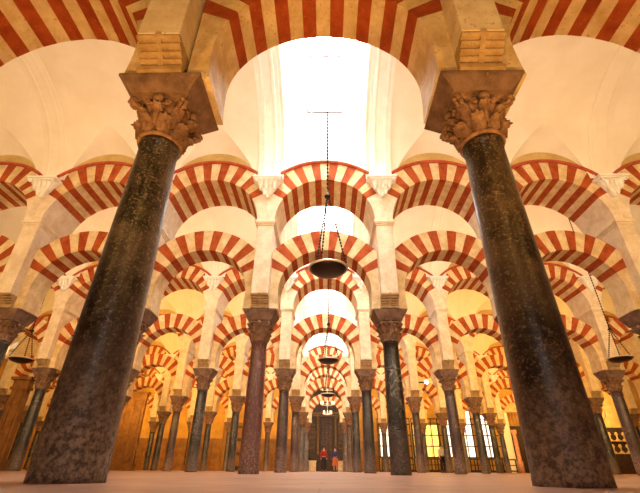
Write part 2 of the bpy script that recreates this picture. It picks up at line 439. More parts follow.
# ------------------------------------------------------------------ arches
def arch_ring(R, Ro, cz, th, pitch, nred, xmax, zmin, tend, name):
    """voussoir ring: slot 0 red brick, 1 cream stone, 2 plain springer stone"""
    mb = MB()
    def polar(t, r): return (r*math.sin(t), cz + r*math.cos(t))
    def ro(t):
        s = abs(math.sin(t)); return min(Ro, xmax/s) if s > 1e-4 else Ro
    segs = []   # (t0, t1, mat)
    nv = 2*nred - 1
    for i in range(-nv, nv+1, 1):
        if abs(i) > 2*nred-1: continue
        segs.append(((i-.5)*pitch, (i+.5)*pitch, 0 if i % 2 else 1, i))
    te = (nv+.5)*pitch
    segs.append((te, tend, 2, 99)); segs.append((-tend, -te, 2, -99))
    kink = math.asin(min(1, xmax/Ro))
    for t0, t1, mi, i in segs:
        ts = [t0]; n = max(3, int((t1-t0)/math.radians(2.5)))
        ts = sorted([t0 + (t1-t0)*q/n for q in range(n+1)] + [q for q in (kink, -kink) if t0 < q < t1])
        # red and cream blocks differ very slightly in depth, with narrow joints between
        d = th + (.004 if mi == 0 else 0); e = .0022 if mi != 2 else 0
        inn, out = [], []
        for q, t in enumerate(ts):
            tt = t + (e if q == 0 else (-e if q == len(ts)-1 else 0))
            a, b = polar(tt, R + (.003 if mi == 0 else 0)), polar(tt, ro(tt))
            if abs(tt) > PI/2: a = (math.copysign(R*(1-(1-abs(math.sin(tt)))*.3), a[0]), a[1])
            inn.append((a[0], max(a[1], zmin))); out.append((b[0], max(b[1], zmin)))
        vs = []
        for y in (-d, d):
            for p in inn: vs.append((p[0], y, p[1]))
            for p in out: vs.append((p[0], y, p[1]))
        m = len(ts)
        A = lambda k, q: q + k*m
        fs = []
        for q in range(m-1):
            fs.append((A(0,q), A(0,q+1), A(1,q+1), A(1,q)))           # front
            fs.append((A(2,q), A(3,q), A(3,q+1), A(2,q+1)))           # back
            fs.append((A(0,q), A(2,q), A(2,q+1), A(0,q+1)))           # intrados
            fs.append((A(1,q), A(1,q+1), A(3,q+1), A(3,q)))           # extrados
        fs.append((A(0,0), A(1,0), A(3,0), A(2,0))); fs.append((A(0,m-1), A(2,m-1), A(3,m-1), A(1,m-1)))
        mb.add(vs, fs, mi, False)
    # mortar core just inside, fills the joints
    ts = [ -te + 2*te*q/60 for q in range(61)]
    vs = []
    for y in (-th+.008, th-.008):
        for t in ts: a = polar(t, R+.008); vs.append((a[0], y, a[1]))
        for t in ts: a = polar(t, ro(t)-.01); vs.append((a[0], y, a[1]))
    m = len(ts); A = lambda k, q: q + k*m; fs = []
    for q in range(m-1):
        fs += [(A(0,q), A(0,q+1), A(1,q+1), A(1,q)), (A(2,q), A(3,q), A(3,q+1), A(2,q+1)), (A(0,q), A(2,q), A(2,q+1), A(0,q+1)), (A(1,q), A(1,q+1), A(3,q+1), A(3,q))]
    mb.add(vs, fs, 3, False)
    return mb

LOW_CZ, LOW_R, LOW_RO = 4.145, 1.22, 1.85
UP_CZ, UP_R, UP_RO = 6.17, 1.40, 2.04
P_LOW, P_UP = math.radians(8.6), math.radians(7.9)
ringmats = [M['red'], M['cream'], M['pier'], M['cream']]
ringmats_low = [M['red'], M['cream'], M['cream'], M['cream']]
LOWM = arch_ring(LOW_R, LOW_RO, LOW_CZ, .33, P_LOW, 4, 1.432, 3.65, math.radians(114.), 'l').mesh('horseshoe_arch', ringmats_low)
UPM = arch_ring(UP_R, UP_RO, UP_CZ, .65, P_UP, 4, 1.65, 6.17, PI/2, 'u').mesh('arch_ring', ringmats)
def hood_mesh():
    mb = MB()
    for sgn in (-1, 1):
        prof = [(UP_RO-.005, .645), (UP_RO-.005, .70), (UP_RO+.03, .73), (UP_RO+.06, .73), (UP_RO+.085, .70), (UP_RO+.085, .645)]
        ks = 40; tm = math.asin(1.5/UP_RO); P = []
        for q in range(ks+1):
            t = -tm + 2*tm*q/ks
            P.append([(r*math.sin(t), -sgn*y, UP_CZ + r*math.cos(t)) for r, y in prof + [prof[0]]])
        mb.grid(P, 0, False)
        for e in (P[0], P[-1]): mb.add(e[:-1], [tuple(range(len(prof)))])
    return mb.mesh('hood_moulding', M['hood'])
HOOD = hood_mesh()

def make_upper():
    root = empty('upper_arch')
    obj('arch_ring', UPM, root); obj('hood_moulding', HOOD, root)
    return root

# wall above the upper arches (one per arcade)
def spandrel(nb, name):
    mb = MB(); half = nb//2
    for b in range(-half, half+1):
        cx = b*S; n = 32; P = []
        vs = []
        for q in range(n+1):
            x = -1.65 + 3.3*q/n; z0 = UP_CZ + math.sqrt(max(0, UP_RO**2 - x*x)) - .004
            for y in (-.645, .645):
                vs.append((cx+x, y, z0)); vs.append((cx+x, y, 8.75))
        fs = []; mi = 1 if b == 0 else 0  # middle bay gets white in place of ochre, standing for blown-out daylight
        for q in range(n):
            a = 4*q; c = 4*(q+1)
            fs += [(a, c, c+1, a+1), (a+2, a+3, c+3, c+2), (a, a+2, c+2, c), (a+1, c+1, c+3, a+3)]
        mb.add(vs, fs, mi)
    return mb.mesh(name, [M['ochre'], M['white']])

# ------------------------------------------------------------------ leaf corbel carrying the vault ribs
def corbel_meshes():
    mb = MB()
    for (a0, b0, z0, a1, b1, z1) in ((.05, .05, -.02, .19, .15, .20), (.19, .15, .20, .34, .25, .47)):
        mb.add([(-a0,-b0,z0),(a0,-b0,z0),(a0,0,z0),(-a0,0,z0),(-a1,-b1,z1),(a1,-b1,z1),(a1,0,z1),(-a1,0,z1)], [(0,3,2,1),(4,5,6,7),(0,1,5,4),(1,2,6,5),(2,3,7,6),(3,0,4,7)])
    # leaves on front and sides (front is -y)
    def lf(cx, cy, ang, z0, h, w, tip):
        T = Matrix.Translation((cx, cy, z0)) @ Matrix.Rotation(ang, 4, 'Z')
        P = []; Q = []
        for i in range(9):
            t = i/8; out = .02 + tip*t*t; z = h*t
            if t > .75: out = .02 + tip*t*t + .05*math.sin((t-.75)/.25*PI*.6); z = h*(.75 + .2*math.sin((t-.75)/.25*PI*.7))
            ww = w*(.35 + .65*math.sin(t*PI*.8))*(1-.18*abs(math.sin(t*PI*4)))
            P.append([(s*ww/2, -out - .02*(1-abs(s)), z) for s in (-1, -.5, 0, .5, 1)])
            Q.append([(s*ww/2, -out + .025, z) for s in (-1, -.5, 0, .5, 1)])
        mb.grid(P, 0, True, T); mb.grid(Q, 0, True, T)
        mb.grid([[p[0] for p in P], [q[0] for q in Q]], 0, True, T); mb.grid([[p[-1] for p in P], [q[-1] for q in Q]], 0, True, T)
        mb.grid([P[-1], Q[-1]], 0, True, T)
    for cx in (-.09, .09): lf(cx, -.10, 0, .02, .26, .15, .08)
    lf(0, -.05, 0, -.06, .24, .13, .07)
    for cx in (-.20, -.07, .07, .20): lf(cx, -.17, 0, .17, .28, .13, .10)
    for sx in (-1, 1):
        for cy in (-.10,):
            lf(sx*.10, cy, sx*PI/2, .04, .24, .13, .08); lf(sx*.20, cy, sx*PI/2, .18, .27, .13, .12)
        spiral(mb, (sx*.33, -.27, .43), (sx*.7, -.7, 0), (0,0,1), .06, .022)
    body = mb.mesh('corbel_leaves', M['white'])
    ab = MB(); ab.box(-.37, .37, -.28, 0, .46, .50); ab.box(-.43, .43, -.34, 0, .50, .555); ab.box(-.39, .39, -.30, 0, .555, .58)
    return body, ab.mesh('corbel_slab', M['white'])
CBODY, CAB = corbel_meshes()
def make_corbel():
    root = empty('leaf_corbel')
    obj('corbel_leaves', CBODY, root); obj('corbel_slab', CAB, root, bevel=.006)
    return root

# ------------------------------------------------------------------ place the arcades
pier0 = make_pier(); up0 = make_upper(); corb0 = make_corbel()
low0 = None
used = {'p': False, 'u': False, 'c': False}
def inst(key, proto):
    if not used[key]: used[key] = True; return proto
    return copy_tree(proto)

for r, y in enumerate(ROW):
    n = NCOL[r]
    for i in range(n):
        k = i - n/2 + .5; x = k*S
        if r == 0 and abs(k) < 1: x += -.035 if k < 0 else -.015
        make_column(r, k, x, y)
        p = inst('p', pier0); p.location = (x, y, 0)
        tag(p, 'cream stone pier with ochre rolls %s' % colwhere(r, k).replace('column ', 'pier ').replace('in ', 'in ', 1).replace(' of middle aisle', ' of aisle'), 'pier', 'piers of the %s arcade' % ROWW[r])
        for sgn in (-1, 1):
            if r == 0 and sgn < 0: continue
            if sgn > 0: continue
            c = inst('c', corb0); c.location = (k*S, y - HALF - .002, 6.94)
            tag(c, 'white plaster leaf corbel under vault rib %s' % colwhere(r, k).replace(' column', '').replace(' of middle aisle', ' of aisle'), 'corbel', 'vault corbels of the %s arcade' % ROWW[r])
    for b in range(-(n//2-1), n//2):
        if low0 is None: low0 = obj('horseshoe_arch', LOWM); o = low0
        else: o = low0.copy(); COL.objects.link(o)
        o.location = (b*S, y, 0)
        tag(o, 'lower red and cream striped horseshoe arch %s' % baywhere(r, b).replace(' from camera', ''), 'arch', 'lower arches of the %s arcade' % ROWW[r])
        u = inst('u', up0); u.location = (b*S, y, 0)
        tag(u, 'upper red and cream striped round arch %s' % baywhere(r, b).replace(' from camera', ''), 'arch', 'upper arches of the %s arcade' % ROWW[r])
    struct('wall_arcade', spandrel(n-1, 'wall_arcade'), (0, y, 0))

# ------------------------------------------------------------------ vaults
VB = 2.50
LW = 1.22                      # half width of a lunette
def bz(y):                      # barrel height, y measured from the nave centre
    u = min(1, abs(y)/VA); return VZ + VB*math.sqrt(max(0, 1-u*u))
def lz(x, d):                   # lunette height at distance d in from the wall
    return VZ + 1.10*math.sqrt(max(0, 1-(x/LW)**2)) + .80*d*math.sqrt(max(0, 1-(x/LW)**2))
def dstar(x):
    d = 0.
    while d < 1.3:
        if lz(x, d+.004) < bz(VA-d-.004): break
        d += .004
    return d
def vault(xh, centre_open):
    """one nave: barrel with a lunette over every bay, both sides"""
    mb = MB(); nb = int(xh/S + .5)
    for b in range(-nb, nb+1):
        cx = b*S
        xs = [LW*math.sin(PI/2*q/14) for q in range(-14, 15)]
        if centre_open and b == 0: continue
        ds = [dstar(x) for x in xs]
        for sg in (-1, 1):
            P = [[(cx+x, sg*(VA - d*j/6), lz(x, d*j/6)) for j in range(7)] for x, d in zip(xs, ds)]
            mb.grid(P, 0, True)
        P = []
        for x, d in zip(xs, ds):
            t0 = math.asin(min(1, (VA-d)/VA))
            P.append([(cx+x, VA*math.sin(-t0 + 2*t0*j/28), bz(VA*math.sin(-t0 + 2*t0*j/28))) for j in range(29)])
        mb.grid(P, 0, True)
    # bands between lunettes
    for b in range(-nb, nb+2):
        cx = b*S - S/2; P = []
        for x in (-(S/2-LW), 0, S/2-LW):
            P.append([(cx+x, VA*math.sin(PI*(j/32-.5)), bz(VA*math.sin(PI*(j/32-.5)))) for j in range(33)])
        mb.grid(P, 0, True)
    return mb.mesh('ceiling', M['plaster'])
def rib_mesh(mat, k):
    """transverse rib with a sunk centre panel"""
    mb = MB()
    prof = [(-.33, -.05), (-.33, .07), (-.22, .07), (-.20, .10), (-.13, .10), (-.11, .06), (.11, .06), (.13, .10), (.20, .10), (.22, .07), (.33, .07), (.33, -.05)]
    P = []
    for j in range(41):
        a = PI*(j/40-.5); row = []
        for x, o in prof:
            o = o*k if o > 0 else o
            row.append((x, (VA-o)*math.sin(a), VZ + (VB-o)*math.cos(a)))
        P.append(row)
    mb.grid(P, 0, False)
    return mb.mesh('trim', mat)
RIB = rib_mesh(M['white'], 1.); RIBS = rib_mesh(M['plaster'], .3)
ti = 1
for r in range(6):
    xh = 26.4
    v = struct('ceiling', vault(xh, r < 5), (0, YC[r], 0))
    nb = 8
    for b in range(-nb, nb+2):
        struct('trim_%d' % ti, RIB if b in (0, 1) else RIBS, (b*S - S/2, YC[r], 0)); ti += 1

# skylight shafts over the middle aisle
def shaft_skylight(r):
    yc = YC[r]; y0, y1 = -1.9, VA; xw = 1.30; zt = 14.2
    mb = MB(); n = 24
    # side walls rising from the barrel curve (thick)
    for sg in (-1, 1):
        for x in (xw, xw+.14):
            P = [[(sg*x, y0 + (y1-y0)*q/n, bz(y0 + (y1-y0)*q/n) - .02) for q in range(n+1)], [(sg*x, y0 + (y1-y0)*q/n, zt) for q in range(n+1)]]
            mb.grid(P, 0, False)
    # front wall (nearer the camera) and back wall with a window opening
    mb.box(-xw-.14, xw+.14, y0-.14, y0, bz(y0)-.02, zt)
    wx, wz0, wz1 = .60, 10.4, 13.45
    yb = y1
    mb.box(-xw-.14, -wx, yb, yb+.14, 8.72, zt); mb.box(wx, xw+.14, yb, yb+.14, 8.72, zt)
    mb.box(-wx, wx, yb, yb+.14, 8.72, wz0); mb.box(-wx, wx, yb, yb+.14, wz1, zt)
    # remaining strip of barrel at the front of the bay
    P = [[(x, -VA*math.cos(t), VZ + VB*math.sin(t)) for t in [math.acos(1.9/VA)*q/10 for q in range(11)]] for x in (-xw, xw)]
    mb.grid(P, 0, True)
    struct('wall_skylight', mb.mesh('wall_skylight', M['white']), (0, yc, 0))
    # window in the back wall
    w = empty('window_%d' % (r+1), (0, yc + yb, 0)); w['kind'] = 'structure'
    f = MB(); t = .05
    f.box(-wx, wx, -.03, .06, wz1-t, wz1); f.box(-wx, -wx+t, -.03, .06, wz0, wz1-t); f.box(wx-t, wx, -.03, .06, wz0, wz1-t); f.box(-wx+t, wx-t, -.03, .06, wz0, wz0+t)
    f.box(-.015, .015, -.01, .04, wz0+t, wz1-t); f.box(-wx+t, wx-t, -.01, .04, 11.9, 11.93)
    obj('window_frame', f.mesh('window_frame', M['frame']), w)
    g = MB(); g.box(-wx+t, wx-t, .065, .08, wz0, wz1-t); obj('pane', g.mesh('pane', M['window']), w)
    # glazed roof light on top of the shaft
    k = empty('window_%d' % (r+11), (0, yc, zt)); k['kind'] = 'structure'
    g = MB(); g.box(-xw-.1, xw+.1, y0-.1, y1+.1, .05, .07); obj('pane', g.mesh('pane', M['window']), k)
    f = MB()
    for x in (-xw, -.43, .43, xw): f.box(x-.03, x+.03, y0, y1, -.02, .05)
    obj('window_frame', f.mesh('window_frame', M['white']), k)
for r in range(5): shaft_skylight(r)

# ------------------------------------------------------------------ floor and outer walls
fl = MB(); fl.box(-XW-.2, XW+.2, -4.2, YEND+.3, -.2, 0); struct('floor', fl.mesh('floor', M['floor']))
w = MB(); w.box(-XW-.2, -XW, -4.2, YEND+.3, 0, 11); struct('wall_left', w.mesh('wall_left', M['yellow']))
w = MB(); w.box(XW, XW+.2, -4.2, YEND+.3, 0, 11); struct('wall_right', w.mesh('wall_right', M['yellow']))
w = MB(); w.box(-XW, XW, -4.2, -4.0, 0, 11); struct('wall_front', w.mesh('wall_front', M['yellow']))
w = MB(); w.box(-XW, XW, -4.2, ROW[0]-HALF, 10.6, 10.8); struct('ceiling', w.mesh('ceiling_near', M['plaster']))
w = MB(); w.box(-XW, XW, -.60, -.45, 8.74, 10.6); struct('wall_upper_near', w.mesh('wall_upper_near', M['plaster']), (0, ROW[0], 0))
# back wall
w = MB(); w.box(-XW, XW, YEND, YEND+.3, 0, 11); struct('wall_back', w.mesh('wall_back', M['yellow']))
# ends of the naves outside the built arcades
for r in range(5):
    xe = (NCOL[r]-1)/2*S + .25
    for sg in (-1, 1):
        if XW - xe < .5: continue
        w = MB(); a, b = sorted((sg*xe, sg*XW)); w.box(a, b, -.3, .3, 8.0, 11); struct('wall_upper', w.mesh('wall_upper', M['plaster']), (0, ROW[r], 0))

# ------------------------------------------------------------------ things at the far end
YB = YEND - .02
def iron_grille(x0, x1, z1, label):
    g = empty('iron_grille', ((x0+x1)/2, YB-1.0, 0)); tag(g, label, 'grille', 'iron grilles in front of the far windows')
    h = (x1-x0)/2; f = MB()
    f.box(-h, -h+.08, -.04, .04, 0, z1); f.box(h-.08, h, -.04, .04, 0, z1); f.box(-h+.08, h-.08, -.04, .04, z1-.08, z1); f.box(-h+.08, h-.08, -.04, .04, .0, .12)
    obj('frame', f.mesh('frame', M['iron']), g)
    n = max(3, int(round((x1-x0)/.62)))
    for i in range(1, n):
        b = MB(); x = -h + 2*h*i/n; b.box(x-.045, x+.045, -.03, .03, .12, z1-.08); obj('upright_bar', b.mesh('upright_bar', M['iron']), g)
    z = 1.2
    while z < z1-.3:
        b = MB(); b.box(-h+.08, h-.08, -.035, .035, z-.045, z+.045); obj('cross_bar', b.mesh('cross_bar', M['iron']), g); z += .95
def lit_window(idx, x0, x1, z0, z1, mat, n=3):
    k = empty('window_%d' % idx, ((x0+x1)/2, YB, 0)); k['kind'] = 'structure'; h = (x1-x0)/2
    g = MB(); g.box(-h, h, -.03, 0, z0, z1); obj('pane', g.mesh('pane', M[mat]), k)
    f = MB(); f.box(-h-.1, -h, -.1, 0, z0-.1, z1+.1); f.box(h, h+.1, -.1, 0, z0-.1, z1+.1); f.box(-h, h, -.1, 0, z1, z1+.1); f.box(-h, h, -.1, 0, z0-.1, z0)
    for i in range(1, n): x = -h + 2*h*i/n; f.box(x-.02, x+.02, -.06, -.03, z0, z1)
    obj('window_frame', f.mesh('window_frame', M['darkwood']), k)
wi = 21
for b, (mat, z1) in {2: ('frosted', 5.6), 3: ('amber', 4.2), 4: ('frosted', 5.4), 5: ('frosted', 5.0)}.items():
    x = b*S if b < 5 else 15.75; hw = 1.25 if b < 5 else .7; lit_window(wi, x-hw, x+hw, 1.3, z1, mat); wi += 1
    iron_grille(x-hw-.35 + (.2 if b == 5 else 0), x+hw+.35, 4.6, 'black iron grille before the %s window, %s bay right of the dark altar' % ({'frosted': 'pale', 'amber': 'amber'}[mat], ORD[b-1]))
    # wooden bench rail
    t = empty('wooden_balustrade', (x, YB-2.2, 0)); tag(t, 'dark wooden balustrade on the floor below the far windows, %s bay right of altar' % ORD[b-1], 'balustrade', 'balustrades at the far end')
    m_ = MB(); m_.box(-1.5, 1.5, -.06, .06, 1.0, 1.1); obj('top_rail', m_.mesh('top_rail', M['darkwood']), t)
    m_ = MB(); m_.box(-1.5, 1.5, -.05, .05, .08, .2); obj('bottom_rail', m_.mesh('bottom_rail', M['darkwood']), t)
    m_ = MB(); m_.box(-1.5, 1.5, -.04, .04, .55, .62); obj('middle_rail', m_.mesh('middle_rail', M['darkwood']), t)
    for i in range(6):
        m_ = MB(); xx = -1.47 + i*2.94/5; m_.box(xx-.05, xx+.05, -.05, .05, 0, 1.0); obj('post', m_.mesh('post', M['darkwood']), t)

# dark carved altarpiece behind the middle arch
al = empty('altarpiece', (.1, YB, 0)); tag(al, 'tall dark carved altarpiece with gilded details at far end of the middle aisle', 'altarpiece')
m_ = MB(); m_.box(-2.6, 2.6, -.5, 0, 0, 7.4); obj('back_panel', m_.mesh('back_panel', M['darkwood']), al)
m_ = MB(); m_.box(-1.5, 1.5, -1.5, -.5, 0, 1.15); m_.box(-1.6, 1.6, -1.55, -.5, 1.15, 1.25); obj('altar_table', m_.mesh('altar_table', M['darkwood']), al)
for x in (-2.0, -.85, .85, 2.0):
    m_ = MB().lathe([(.2, 0), (.2, .3), (.13, .4), (.15, 1.8), (.12, 3.2), (.2, 3.35), (.22, 3.5)], 16); obj('gilded_column', m_.mesh('gilded_column', M['bronze']), al, (x, -.72, 1.25))
for z in (4.75, 5.0):
    m_ = MB(); m_.box(-2.5, 2.5, -.95+.1*(z-4.75)*4, -.5, z, z+.16); obj('entablature', m_.mesh('entablature', M['bronze']), al)
for x, wd, z0, z1 in ((0, .6, 1.6, 4.4), (-1.43, .34, 1.7, 4.2), (1.43, .34, 1.7, 4.2), (0, .7, 5.4, 7.2), (-1.5, .5, 5.4, 6.6), (1.5, .5, 5.4, 6.6)):
    f = MB(); f.box(-wd, wd, -.58, -.5, z0, z1); a_ = obj('panel', f.mesh('panel', M['darkwood']), al, (x, 0, 0))
    f = MB(); f.box(-wd*.65, wd*.65, -.595, -.58, (z0+z1)/2-.02, (z0+z1)/2+.02)
    for i in range(6):
        z = z0 + .2 + (z1-z0-.4)*i/5
        for sx in (-1, 0, 1):
            f.box(sx*wd*.6-.02, sx*wd*.6+.02, -.60, -.58, z0+.05, z1-.05)
            f.lathe([(0, -.10), (.08, -.07), (.11, 0), (.08, .08), (0, .11)], 8, cap=False, T=Matrix.Translation((sx*wd*.6, -.6, z)))
    obj('carving', f.mesh('carving', M['bronze']), a_)
for sx, wd in ((-1, 'left'), (1, 'right')):
    p = MB(); p.box(-.3, .3, -.3, .3, 0, .72); p.box(-.34, .34, -.34, .34, .72, .8)
    tag(obj('stone_plinth', p.mesh('stone_plinth', M['cream']), None, (.1 + sx*1.22, ROW[5]+.75, 0), bevel=.01), 'pale stone plinth on the floor at %s of the dark altarpiece' % wd, 'plinth', 'plinths before the altarpiece')

# brown timber screens on the left
def screen(x, y, w_, h, label, rz=0):
    s = empty('timber_screen', (x, y, 0), rz); tag(s, label, 'screen', 'brown timber screens on the left side')
    m_ = MB(); m_.box(-w_/2, w_/2, -.12, .12, 0, h); obj('board', m_.mesh('board', M['wood']), s, bevel=.01)
    m_ = MB(); m_.box(-w_/2-.08, w_/2+.08, -.2, .2, 0, .35); obj('plinth', m_.mesh('plinth', M['wood']), s, bevel=.01)
    m_ = MB(); m_.box(-w_/2-.06, w_/2+.06, -.18, .18, h-.5, h-.38); m_.box(-w_/2-.12, w_/2+.12, -.24, .24, h-.12, h); m_.box(-w_/2-.02, w_/2+.02, -.15, .15, h-.38, h-.12)
    obj('cornice', m_.mesh('cornice', M['wood']), s, bevel=.01)
    n = max(2, int(w_/.45))
    for i in range(n):
        xx = -w_/2 + w_*(i+.5)/n; m_ = MB(); m_.box(xx-.07, xx+.07, -.17, -.12, .35, h-.5); obj('pilaster', m_.mesh('pilaster', M['wood']), s, bevel=.01)
screen(-12.42, ROW[2]+.1, .62, 3.35, 'brown timber pilaster panel left of the slate column at far left of photo')
screen(-10.68, ROW[2]+.1, .55, 3.6, 'brown timber pilaster panel right of the slate column at far left of photo')
screen(-13.1, ROW[3]+3.2, 3.3, 4.4, 'broad brown timber chapel screen left of middle, seen right of the nearest black column')
screen(-9.9, ROW[4]+3.4, 1.3, 3.8, 'narrow brown timber panel beyond the fifth arcade left of the middle aisle')
# timber wainscot along the far wall
w_ = MB(); w_.box(-XW+.1, -10.3, -.08, 0, 0, 2.6); w_.box(-XW+.1, -10.3, -.14, 0, 2.6, 2.75); w_.box(-7.5, -2.7, -.08, 0, 0, 2.6); w_.box(-7.5, -2.7, -.14, 0, 2.6, 2.75)
w_.box(2.9, 5.1, -.08, 0, 0, 2.6)
for i in range(60):
    xx = -27.6 + i*.42
    if xx < -10.4 or -7.4 < xx < -2.8: w_.box(xx-.04, xx+.04, -.13, -.08, .2, 2.6)
struct('trim_0', w_.mesh('trim_wainscot', M['wood']), (0, YEND, 0))
# brown door
d = empty('wooden_door', (-8.9, YB-.05, 0)); tag(d, 'brown wooden double door in the yellow far wall left of the middle aisle', 'door')
m_ = MB(); m_.box(-1.3, 1.3, -.1, 0, 0, 4.2); obj('door_frame', m_.mesh('door_frame', M['wood']), d, bevel=.01)
for sx in (-1, 1):
    m_ = MB(); m_.box(sx*.6-.56, sx*.6+.56, -.16, -.1, .1, 3.9); lf_ = obj('door_leaf', m_.mesh('door_leaf', M['darkwood'] if sx > 0 else M['wood']), d, bevel=.01)
    for z in (.4, 1.6, 2.8):
        m_ = MB(); m_.box(sx*.6-.4, sx*.6+.4, -.2, -.16, z, z+.9); obj('door_panel', m_.mesh('door_panel', M['wood']), lf_, bevel=.01)

# white and pink portal on the right
pt = empty('stone_portal', (19.1, YB-.55, 0)); tag(pt, 'white and pink stone portal with dark doorway, right of the far grilles', 'portal')
m_ = MB(); m_.box(-1.9, -1.2, -.3, .45, 0, 5.2); obj('left_jamb', m_.mesh('left_jamb', M['white']), pt, bevel=.02)
m_ = MB(); m_.box(1.2, 1.9, -.3, .45, 0, 5.2); obj('right_jamb', m_.mesh('right_jamb', M['white']), pt, bevel=.02)
m_ = MB(); m_.box(-2.1, 2.1, -.42, .45, 5.2, 5.45); m_.box(-1.95, 1.95, -.34, .45, 5.45, 5.9); m_.box(-2.2, 2.2, -.5, .45, 5.9, 6.1); obj('lintel', m_.mesh('lintel', M['cream']), pt, bevel=.02)
m_ = MB(); m_.box(-1.2, 1.2, .1, .45, 0, 4.0); obj('dark_doorway', m_.mesh('dark_doorway', M['darkwood']), pt)
for i in range(8):
    m_ = MB(); x = -1.05 + .3*i; m_.box(x-.02, x+.02, -.02, .02, 4.0, 5.2); obj('grille_bar', m_.mesh('grille_bar', M['pinkcol']), pt)
for sx in (-1, 1):
    m_ = MB().lathe([(.26, 0), (.26, .9), (.19, 1.0), (.17, 3.2), (.24, 3.3), (.27, 3.6)], 20); obj('pink_column', m_.mesh('pink_column', M['pinkcol']), pt, (sx*1.0, -.55, 0))

# gilded altar at far right
ga = empty('gilded_altar', (22.3, ROW[4]+5.0, 0)); tag(ga, 'golden altar with dark glazed case and round medallion at far right of photo', 'altar')
m_ = MB(); m_.box(-1.7, 1.7, -.9, 0, 0, 1.3); obj('altar_base', m_.mesh('altar_base', M['darkwood']), ga, bevel=.02)
m_ = MB(); m_.box(-2.3, 2.3, 0, .25, 0, 6.6); m_.box(-2.45, 2.45, -.12, .3, 6.6, 6.85); obj('yellow_reredos', m_.mesh('yellow_reredos', M['altargold']), ga, bevel=.02)
m_ = MB(); m_.box(-1.4, 1.4, -.6, 0, 1.3, 3.2); obj('display_case', m_.mesh('display_case', M['darkwood']), ga, bevel=.02)
for i in range(5):
    for j in range(2):
        m_ = MB().lathe([(.12, 0), (.16, .05), (.04, .14), (.05, .3), (.13, .42), (.09, .55), (0, .6)], 12, cap=False)
        obj('gold_vessel', m_.mesh('gold_vessel', M['gold']), ga, (-1.1 + .55*i, -.68, 1.42 + .85*j))
m_ = MB(); m_.box(-1.25, 1.25, -.8, -.6, 1.34, 1.42); m_.box(-1.25, 1.25, -.8, -.6, 2.2, 2.27); obj('shelf', m_.mesh('shelf', M['gold']), ga)
m_ = MB().lathe([(0, 0), (.75, 0), (.82, .05), (.82, .12), (.70, .14), (.66, .08), (0, .08)], 40, cap=False)
o = obj('medallion', m_.mesh('medallion', M['gold']), ga, (-.2, 0, 4.4)); o.rotation_euler = (PI/2, 0, 0)

# ------------------------------------------------------------------ hanging lamps
def hanging_lamp(x, y, z, ztop, R, zj, label, group, bell=False):
    root = empty('hanging_lamp', (x, y, z)); tag(root, label, 'lamp', group)
    b = MB(); b.lathe([(0, -.13), (R*.45, -.12), (R*.8, -.08), (R*.97, -.02), (R*.97, 0), (R*.9, 0), (R*.7, -.06), (0, -.09)], 40, cap=False)
    obj('bowl', b.mesh('bowl', M['bowl']), root)
    ring = MB(); ring.tube([(R*math.cos(a), R*math.sin(a), .0) for a in [2*PI*i/40 for i in range(40)]], .022, 8, closed=True)
    obj('rim', ring.mesh('rim', M['rim']), root)
    for i in range(3):
        a = PI/2 + .45 + i*2*PI/3; m_ = MB()
        p0 = Vector((R*math.cos(a), R*math.sin(a), .01)); p1 = Vector((.02*math.cos(a), .02*math.sin(a), zj))
        nn = int((p1-p0).length/.07)
        for q in range(nn):
            c = p0.lerp(p1, (q+.5)/nn); m_.lathe([(0, -.038), (.016, -.022), (.021, 0), (.016, .022), (0, .038)], 6, cap=False, T=Matrix.Translation(c) @ (p1-p0).to_track_quat('Z', 'Y').to_matrix().to_4x4())
        obj('suspension_chain', m_.mesh('suspension_chain', M['brass' if bell else 'bowl']), root)
    m_ = MB().lathe([(0, 0), (.06, .0), (.07, .03), (.03, .06), (.02, .14), (0, .15)], 16, cap=False); obj('hook_plate', m_.mesh('hook_plate', M['bowl']), root, (0, 0, zj))
    m_ = MB(); L0 = zj + .1; n = int((ztop-z-L0)/.1)
    for q in range(n):
        c = L0 + (q+.5)*(ztop-z-L0)/n
        m_.lathe([(0, -.056), (.018, -.03), (.024, 0), (.018, .03), (0, .056)], 6, cap=False, T=Matrix.Translation((0, 0, c)))
    obj('chain', m_.mesh('chain', M['iron']), root)
    if bell:
        m_ = MB().lathe([(R*1.0, .0), (R*.93, .18), (R*.80, .42), (R*.55, .62), (R*.2, .72), (0, .74)], 28, cap=False)
    return root
hanging_lamp(.07, YC[0], 3.27, 14.2, .345, 1.6, 'dark bronze bowl lamp on long chain, the nearest over the middle aisle', 'bowl lamps over the middle aisle')
hanging_lamp(.12, YC[1], 3.27, 14.2, .345, 1.2, 'dark bronze bowl lamp, second nearest over the middle aisle', 'bowl lamps over the middle aisle')
hanging_lamp(.12, YC[2], 3.27, 14.2, .345, 1.2, 'dark bronze bowl lamp, third over the middle aisle, small in the distance', 'bowl lamps over the middle aisle')
hanging_lamp(9.72, YC[1], 3.36, bz(0), .37, .95, 'dark bowl lamp with brass chains hanging at the far right of the photo', 'bowl lamps in the side bays')
hanging_lamp(-10.2, YC[1], 3.27, bz(0), .37, .95, 'brass-rimmed bowl lamp hanging at far left of the photo', 'bowl lamps in the side bays')
